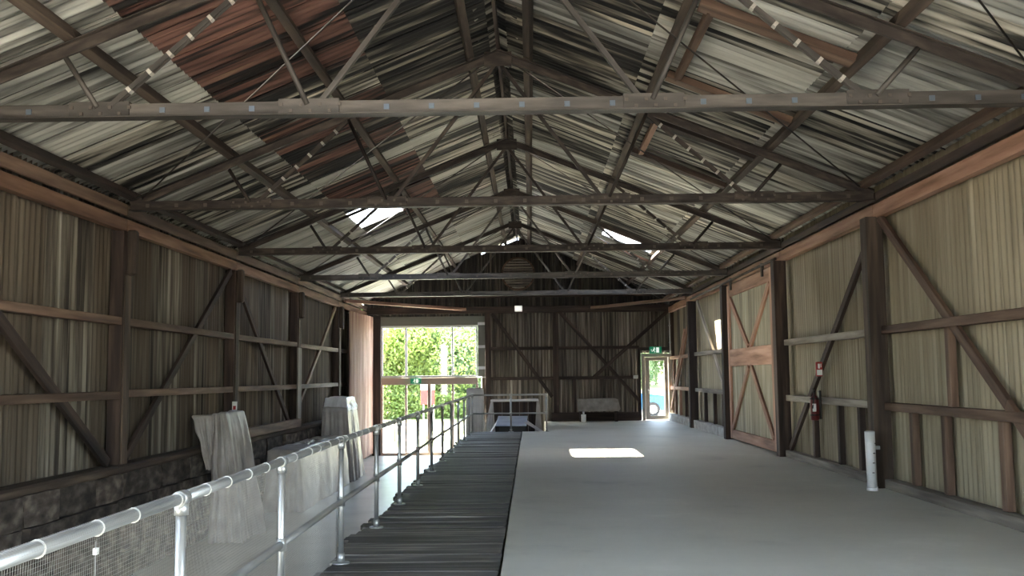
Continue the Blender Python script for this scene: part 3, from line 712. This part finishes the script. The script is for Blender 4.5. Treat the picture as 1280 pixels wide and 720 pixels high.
t = drape('covered_machine', 'low long bench under a creased grey tarpaulin between the two tall covered machines', (-5.50, -4.86, 20.5, 25.6), (-5.55, -4.72, 20.3, 25.7), .10, LOW, 'tarp', 5, .11, .07, G, 12)
cube_in(t, -5.42, -4.95, 20.6, 25.5, LOW, .0)
t = drape('covered_machine', 'tall boxy machine under grey tarpaulin beside the rusty folded door', (-5.55, -4.90, 26.1, 27.6), (-5.6, -4.72, 26.0, 27.9), .80, LOW, 'tarp', 6, .11, .05, G)
cube_in(t, -5.48, -4.98, 26.2, 27.5, LOW, .7)
o = drape('x', None, (-5.52, -4.95, 26.3, 27.5), (-5.57, -4.88, 26.15, 27.6), 1.06, .72, 'tarpw', 8, .04, .05)
ch = o.children[0]; ch.name = 'tarpaulin_cap'; ch.parent = t; ch.location = -t.location; D.objects.remove(o)
# far, behind the cross rail
t = drape('wrapped_drum', 'upright drum wrapped in white plastic beside the bright window', (-2.08, -1.55, 31.8, 32.4), (-2.12, -1.48, 31.7, 32.5), 1.18, LOW, 'tarpw', 12, .06, .03, cat='drum')
block('drum_lid', -2.05, -1.58, 31.85, 32.35, 1.19, 1.22, 'board', t)
t = thing('draped_crate', 'wide dark crate with white plastic hanging down its sides, behind the cross rail', 'crate', loc=(-.5, 31.6, LOW))
block('crate_body', -1.20, .20, 31.2, 32.2, LOW, .80, 'board', t, .02)
o = beam('top_bar', (-1.28, 31.14, .83), (.24, 31.14, .83), .07, .06, 'white', t)
for k in range(5): block('crate_board', -1.18+.275*k, -1.18+.275*k+.255, 31.17, 31.2, LOW, .78, 'dark', t, .004)
def curtain(parent, nm, p_top, p_bot, mat, seed, n=26, m2=10, amp=.035):
    vs = []; fs = []
    for j in range(m2+1):
        v = j/m2
        for i in range(n+1):
            u = i/n; a = Vector(p_top[0]).lerp(Vector(p_top[1]), u); b = Vector(p_bot[0]).lerp(Vector(p_bot[1]), u); p = a.lerp(b, v)
            f = amp*v*(math.sin(u*19+seed)+.6*math.sin(u*37+seed*2+v*2)); vs.append((p.x+f*.4, p.y+f, p.z+.008*math.sin(u*9)))
    for j in range(m2):
        for i in range(n): a = j*(n+1)+i; fs.append((a, a+1, a+n+2, a+n+1))
    o = from_py(nm, vs, fs, mat, parent, True); sm = o.modifiers.new('thick', 'SOLIDIFY'); sm.thickness = .004; return o
curtain(t, 'plastic_sheet', ((-1.26, 31.12, .84), (-1.20, 31.10, .80)), ((-1.75, 31.0, LOW+.02), (-1.08, 30.95, LOW+.02)), 'tarpw', 1)
curtain(t, 'plastic_sheet', ((.18, 31.10, .80), (.26, 31.2, .84)), ((.06, 30.95, LOW+.02), (.44, 31.3, LOW+.02)), 'tarp', 4)
curtain(t, 'plastic_sheet', ((-1.27, 31.3, .86), (.24, 31.3, .86)), ((-1.27, 32.2, .85), (.24, 32.2, .85)), 'tarpw', 2, amp=.01)
t = thing('covered_box', 'low black box with a tilted pale blue lid just behind the cross rail', 'box', loc=(-.58, 30, LOW))
block('box_body', -.98, -.16, 29.5, 30.4, LOW, .12, 'black', t, .02)
beam('lid', (-.60, 29.35, .12), (-.56, 30.5, .36), .92, .025, 'tarpb', t)
curtain(t, 'loose_sheet', ((-1.05, 29.5, .14), (-1.02, 30.2, .3)), ((-1.5, 29.4, -.4), (-1.4, 30.4, -.4)), 'tarpw', 3, amp=.04)
curtain(t, 'loose_sheet', ((-.2, 29.5, .2), (-.14, 30.2, .25)), ((.42, 29.4, -.15), (.42, 30.4, -.15)), 'tarpw', 6, amp=.04)

# bench board leaning by the end wall
t = thing('wall_bench', 'grey board fronted bench against the dark end wall left of the corner door', 'bench', loc=(2.35, 34.2, 0))
vs = [(1.63, 33.95, .36), (3.02, 33.95, .36), (3.08, 33.95, .44), (3.0, 33.95, .76), (2.9, 33.95, .80), (1.63, 33.95, .78)]
vs += [(a, 34.45, c) for a, b, c in vs]
from_py('front_board', vs, [(0, 1, 2, 3, 4, 5), (11, 10, 9, 8, 7, 6)] + [(i, (i+1) % 6+0, (i+1) % 6+6, i+6) for i in range(6)], 'board', t)
for x in (1.68, 2.9): block('leg', x, x+.1, 34.05, 34.4, 0, .37, 'dark', t)
t = thing('jerry_can', 'small white plastic bottle standing below the left end of the wall bench', 'bottle', loc=(1.80, 33.8, 0))
rod('body', (1.80, 33.8, 0), (1.80, 33.8, .26), .085, 'white', t, 14); rod('neck', (1.80, 33.8, .26), (1.80, 33.8, .33), .03, 'white', t, 10); rod('cap', (1.80, 33.8, .33), (1.80, 33.8, .355), .036, 'alu', t, 10)

# ---------------------------------------------------------------- right wall fittings
t = thing('downpipe_guard', 'short white plastic pipe standing against the thick right wall post', 'pipe', loc=(4.62, 13.4, 0))
rod('pipe', (4.62, 13.55, 0), (4.58, 13.45, .80), .066, 'pvc', t, 20); rod('collar', (4.62, 13.55, .0), (4.617, 13.54, .05), .073, 'pvc', t, 20)
joined('pipe_marks', [((4.60+.01*k, 13.42, .25+.13*k), (.03, .004, .012)) for k in range(4)], 'black', t)
block('pipe_clip', 4.62, 4.74, 13.52, 13.58, .55, .60, 'alu', t)
t = thing('fire_extinguisher', 'red fire extinguisher hanging on the right wall beneath a small red sign', 'fire extinguisher', loc=(4.80, 16.75, .8))
bm = bmesh.new(); pr = [(0, 0), (.06, 0), (.075, .02), (.075, .34), (.06, .39), (.025, .42), (.02, .46), (0, .46)]
vv = [bm.verts.new((r, 0, z)) for r, z in pr]; [bm.edges.new((a, b)) for a, b in zip(vv, vv[1:])]
bmesh.ops.spin(bm, geom=bm.verts[:]+bm.edges[:], angle=2*math.pi, steps=20, axis=(0, 0, 1), cent=(0, 0, 0)); bmesh.ops.remove_doubles(bm, verts=bm.verts, dist=1e-4)
for f in bm.faces: f.smooth = True
me = D.meshes.new('cylinder_body'); bm.to_mesh(me); bm.free(); me.materials.append(mt['darkred']); o = link('cylinder_body', me, t); o.location = (0, 0, 0)
block('label_plate', 4.74, 4.80, 16.66, 16.672, .95, 1.08, 'white', t, 0)
block('valve', 4.78, 4.82, 16.73, 16.77, 1.25, 1.30, 'black', t); beam('handle', (4.80, 16.75, 1.30), (4.75, 16.65, 1.34), .02, .012, 'black', t)
rod('hose', (4.79, 16.70, 1.28), (4.74, 16.66, 1.0), .011, 'black', t, 8); block('wall_bracket', 4.87, 4.905, 16.7, 16.8, .82, 1.3, 'black', t)
for z in (.88, 1.15): rod('strap', (4.80, 16.75, z), (4.80, 16.75, z+.025), .077, 'black', t, 16)
t = thing('fire_sign', 'small red and white extinguisher sign above the hanging fire extinguisher', 'sign', loc=(4.86, 16.6, 1.66))
block('plate', 4.795, 4.905, 16.58, 16.60, 1.54, 1.78, 'red_', t, 0)
block('white_panel', 4.81, 4.90, 16.572, 16.58, 1.56, 1.65, 'white', t, 0)
block('extinguisher_symbol', 4.83, 4.86, 16.572, 16.58, 1.67, 1.75, 'white', t, 0); block('hose_symbol', 4.875, 4.883, 16.572, 16.58, 1.69, 1.75, 'white', t, 0)
t = thing('wall_tag', 'small white and red tag sticking up behind the leaning grey tarpaulin', 'tag', loc=(-5.55, 18.3, 1.03))
block('tag_plate', -5.58, -5.49, 18.28, 18.29, 1.0, 1.18, 'white', t, 0); block('red_mark', -5.56, -5.51, 18.27, 18.28, 1.03, 1.10, 'red_', t, 0)

# ---------------------------------------------------------------- outside
gd = struct('ground', 'pale gravel ground around the shed', 'ground')
vs = []; fs = []; xs = [-160, -60, -20, -6.1, 0, 1.5, 3.0, 5.2, 20, 60, 160]; ys = [-120, -40, -6.3, 10, 34.92, 40, 60, 90, 220]
for y in ys:
    for x in xs:
        t_ = min(max(x/3, 0), 1); z = (LOW-.05)*(1-t_)+(-.28)*t_
        if -6.05 < x < 5.1 and y < 34.95 and y > -6.2: z = LOW-.25
        vs.append((x, y, z))
for j in range(len(ys)-1):
    for i in range(len(xs)-1): a = j*len(xs)+i; fs.append((a, a+1, a+len(xs)+1, a+len(xs)))
from_py('gravel', vs, fs, 'gravel', gd)
lw = struct('lawn', 'green grass verge and bank beyond the road', 'lawn')
def strip(parent, nm, y0, y1, zo, mat, rise=0, x0=-60, x1=60):
    vs = []; fs = []; n = 40
    for i in range(n+1):
        x = x0+(x1-x0)*i/n; t_ = min(max(x/3, 0), 1); z = (LOW-.05)*(1-t_)+(-.28)*t_+zo
        vs += [(x, y0, z), (x, y1, z+rise)]
    for i in range(n): fs.append((2*i, 2*i+2, 2*i+3, 2*i+1))
    from_py(nm, vs, fs, mat, parent)
strip(lw, 'verge', 39.5, 43.5, .02, 'grass', x0=-60, x1=1.5); strip(lw, 'verge', 47.5, 50.5, .02, 'grass', x0=-60, x1=2); strip(lw, 'verge', 60, 66, .02, 'grass', .2); strip(lw, 'bank', 70, 110, .02, 'grass', 2.2)
ap = struct('path', 'pale concrete apron added just outside the end wall doors to bounce light in', 'path'); strip(ap, 'concrete', 34.95, 39.4, .03, 'apron', x0=-30, x1=30); strip(ap, 'concrete', 43.6, 47.4, .025, 'apron', x0=-30, x1=30)  # pale strips added to bounce more sunlight in through the window
rd = struct('road', 'pale asphalt road crossing outside the end wall', 'road'); strip(rd, 'asphalt', 51.5, 59, .03, 'road')
# trees
def tree_meshes(seed, mat, n=15000, leaf=.26):
    rnd = random.Random(seed); vs = []; fs = []
    blobs = [(Vector((rnd.uniform(-2.3, 2.3), rnd.uniform(-2.0, 2.0), rnd.uniform(1.6, 6.2))), rnd.uniform(1.2, 2.1)) for _ in range(11)]
    for k in range(n):
        c, r = rnd.choice(blobs); d = Vector((rnd.gauss(0, 1), rnd.gauss(0, 1), rnd.gauss(0, 1))).normalized(); p = c+d*r*rnd.uniform(.75, 1.05)
        a = Vector((rnd.gauss(0, 1), rnd.gauss(0, 1), rnd.gauss(0, 1))).normalized(); b = a.cross(d+Vector((.1, .2, .3))).normalized(); s_ = leaf*rnd.uniform(.6, 1.2)
        i0 = len(vs); vs += [tuple(p-a*s_*.5), tuple(p+b*s_*.25), tuple(p+a*s_*.5), tuple(p-b*s_*.25)]; fs.append((i0, i0+1, i0+2, i0+3))
    me = D.meshes.new('crown'); me.from_pydata(vs, [], fs); me.materials.append(mt[mat]); return me
crowns = [tree_meshes(1, 'leaf'), tree_meshes(2, 'leaf'), tree_meshes(3, 'leafd')]
tl = [(-11.4, 66, 1.05, 0, 'bright green leafy tree at the left side of the window view'), (-8.8, 67, 1.05, 1, 'bright green leafy tree left of the middle of the window view'),
      (-6.2, 66, 1.05, 0, 'bright green leafy tree right of the middle of the window view'), (-4.0, 66.5, 1.05, 2, 'bluish green tree at the right side of the window view'),
      (-6.0, 71.5, 1.2, 1, 'bright leafy tree closing the gap at the right middle of the window view'), (-10.5, 76, 1.6, 1, 'taller bright tree standing behind the left window trees'), (-6.5, 77, 1.6, 0, 'taller bright tree standing behind the middle window trees'),
      (-2.4, 78, 1.5, 1, 'bright tree partly hidden behind the right edge of the window'), (8.6, 84, .72, 2, 'small bluish tree seen through the left of the corner door glass'), (11.2, 88, .8, 2, 'small bluish tree seen through the right of the corner door glass')]
for x, y, s_, k, lb in tl:
    t = thing('tree', lb, 'tree', 'trees beyond the road', loc=(x, y, LOW-.1 if x < 0 else .2))
    o = link('crown', crowns[k], t); o['kind'] = 'stuff'; o.scale = (s_, s_, s_); o.rotation_euler.z = x
    o = link('trunk', tube_mesh(3.0, .18, 'bark', 9), t); o.rotation_euler.y = math.pi/2; o.location = (0, 0, 1.5); o.scale = (s_,)*3
# hedge under the trees
t = thing('hedge', 'long clipped hedge running beneath the bright trees', 'hedge', loc=(-10, 63, LOW))
rnd = random.Random(4); vs = []; fs = []
for k in range(9000):
    p = Vector((rnd.uniform(-22, -1.5), 63.5+rnd.uniform(-.8, .8), LOW+rnd.uniform(0, 1.7))); a = Vector((rnd.gauss(0, 1), rnd.gauss(0, 1), rnd.gauss(0, 1))).normalized(); b = a.orthogonal().normalized(); i0 = len(vs)
    vs += [tuple(p-a*.14), tuple(p+b*.08), tuple(p+a*.14), tuple(p-b*.08)]; fs.append((i0, i0+1, i0+2, i0+3))
o = from_py('leaves', vs, fs, 'leaf', t); o['kind'] = 'stuff'
# red and white sign board outside the glass doors
t = thing('sandwich_board', 'red and white sign board standing outside beyond the glass doors', 'sign', loc=(-5.25, 50, LOW))
block('red_board', -5.60, -4.90, 49.95, 50.0, .20, .92, 'red_', t); block('white_header', -5.62, -4.88, 49.94, 50.0, .93, 1.5, 'white', t)
for x in (-5.5, -4.98): block('leg', x, x+.06, 49.97, 50.03, LOW, .2, 'white', t)
for k, (x, y) in enumerate([(-6.6, 42.5), (-5.9, 42.5), (-5.2, 42.5), (-4.5, 42.5), (-3.8, 42.5), (-3.1, 42.5)]):
    t = thing('bollard', f'short timber bollard outside the glass doors, {["leftmost", "second from left", "third from left", "fourth from left", "second from right", "rightmost"][k]} of six', 'bollard', 'timber bollards outside', loc=(x, y, LOW-.05))
    block('bollard_post', x-.05, x+.05, y-.05, y+.05, LOW-.05, LOW+.85, 'grey', t, .01); block('bollard_cap', x-.06, x+.06, y-.06, y+.06, LOW+.85, LOW+.88, 'alu', t, .01)
# parked car
t = thing('car', 'blue car parked outside behind the glass corner door', 'car', loc=(4.1, 45, -.28))
def extrude_profile(nm, pts, y0, y1, mat, inset=.06):
    n = len(pts); vs = [(x, y0+inset*(1 if z > .9 else .3), z-.28) for x, z in pts]+[(x, y1-inset*(1 if z > .9 else .3), z-.28) for x, z in pts]
    fs = [tuple(range(n)), tuple(range(2*n-1, n-1, -1))]+[(i, (i+1) % n, (i+1) % n+n, i+n) for i in range(n)]
    o = from_py(nm, vs, fs, mat, t); b = o.modifiers.new('b', 'BEVEL'); b.width = .04; b.segments = 2; b.limit_method = 'ANGLE'; return o
A = 1.75
def arch(cx): return [(cx+.37*math.cos(a), .33+.37*math.sin(a)) for a in [math.pi*(1-i/8) for i in range(9)]]
body = [(A, .35), (A, .85), (A+.15, .98), (A+1.6, 1.02), (A+3.3, 1.0), (A+4.3, .88), (A+4.5, .72), (A+4.52, .35)] + [(x, z) for x, z in reversed(arch(A+3.7))] + [(x, z) for x, z in reversed(arch(A+.85))]
extrude_profile('body', body, 44.1, 45.9, 'carblue'); extrude_profile('cabin', [(A+.4, 1.0), (A+.75, 1.48), (A+2.2, 1.5), (A+3.15, 1.0)], 44.2, 45.8, 'carglass', .16)
extrude_profile('cabin_roof', [(A+.72, 1.47), (A+.8, 1.53), (A+2.1, 1.54), (A+2.25, 1.48)], 44.33, 45.67, 'carblue', .03)
for cx in (A+.85, A+3.7):
    for y in (44.18, 45.82):
        rod('wheel', (cx, y-.1, .05), (cx, y+.1, .05), .32, 'tyre', t, 24); rod('hub', (cx, y-.115, .05), (cx, y+.115, .05), .19, 'chrome', t, 14)
block('headlight', A+4.3, A+4.52, 44.15, 44.5, .38, .52, 'chrome', t); block('bumper', A+4.35, A+4.6, 44.15, 45.85, .08, .28, 'black', t, .03); block('wing_mirror', A+2.85, A+3.0, 43.95, 44.15, .72, .86, 'carblue', t, .02)
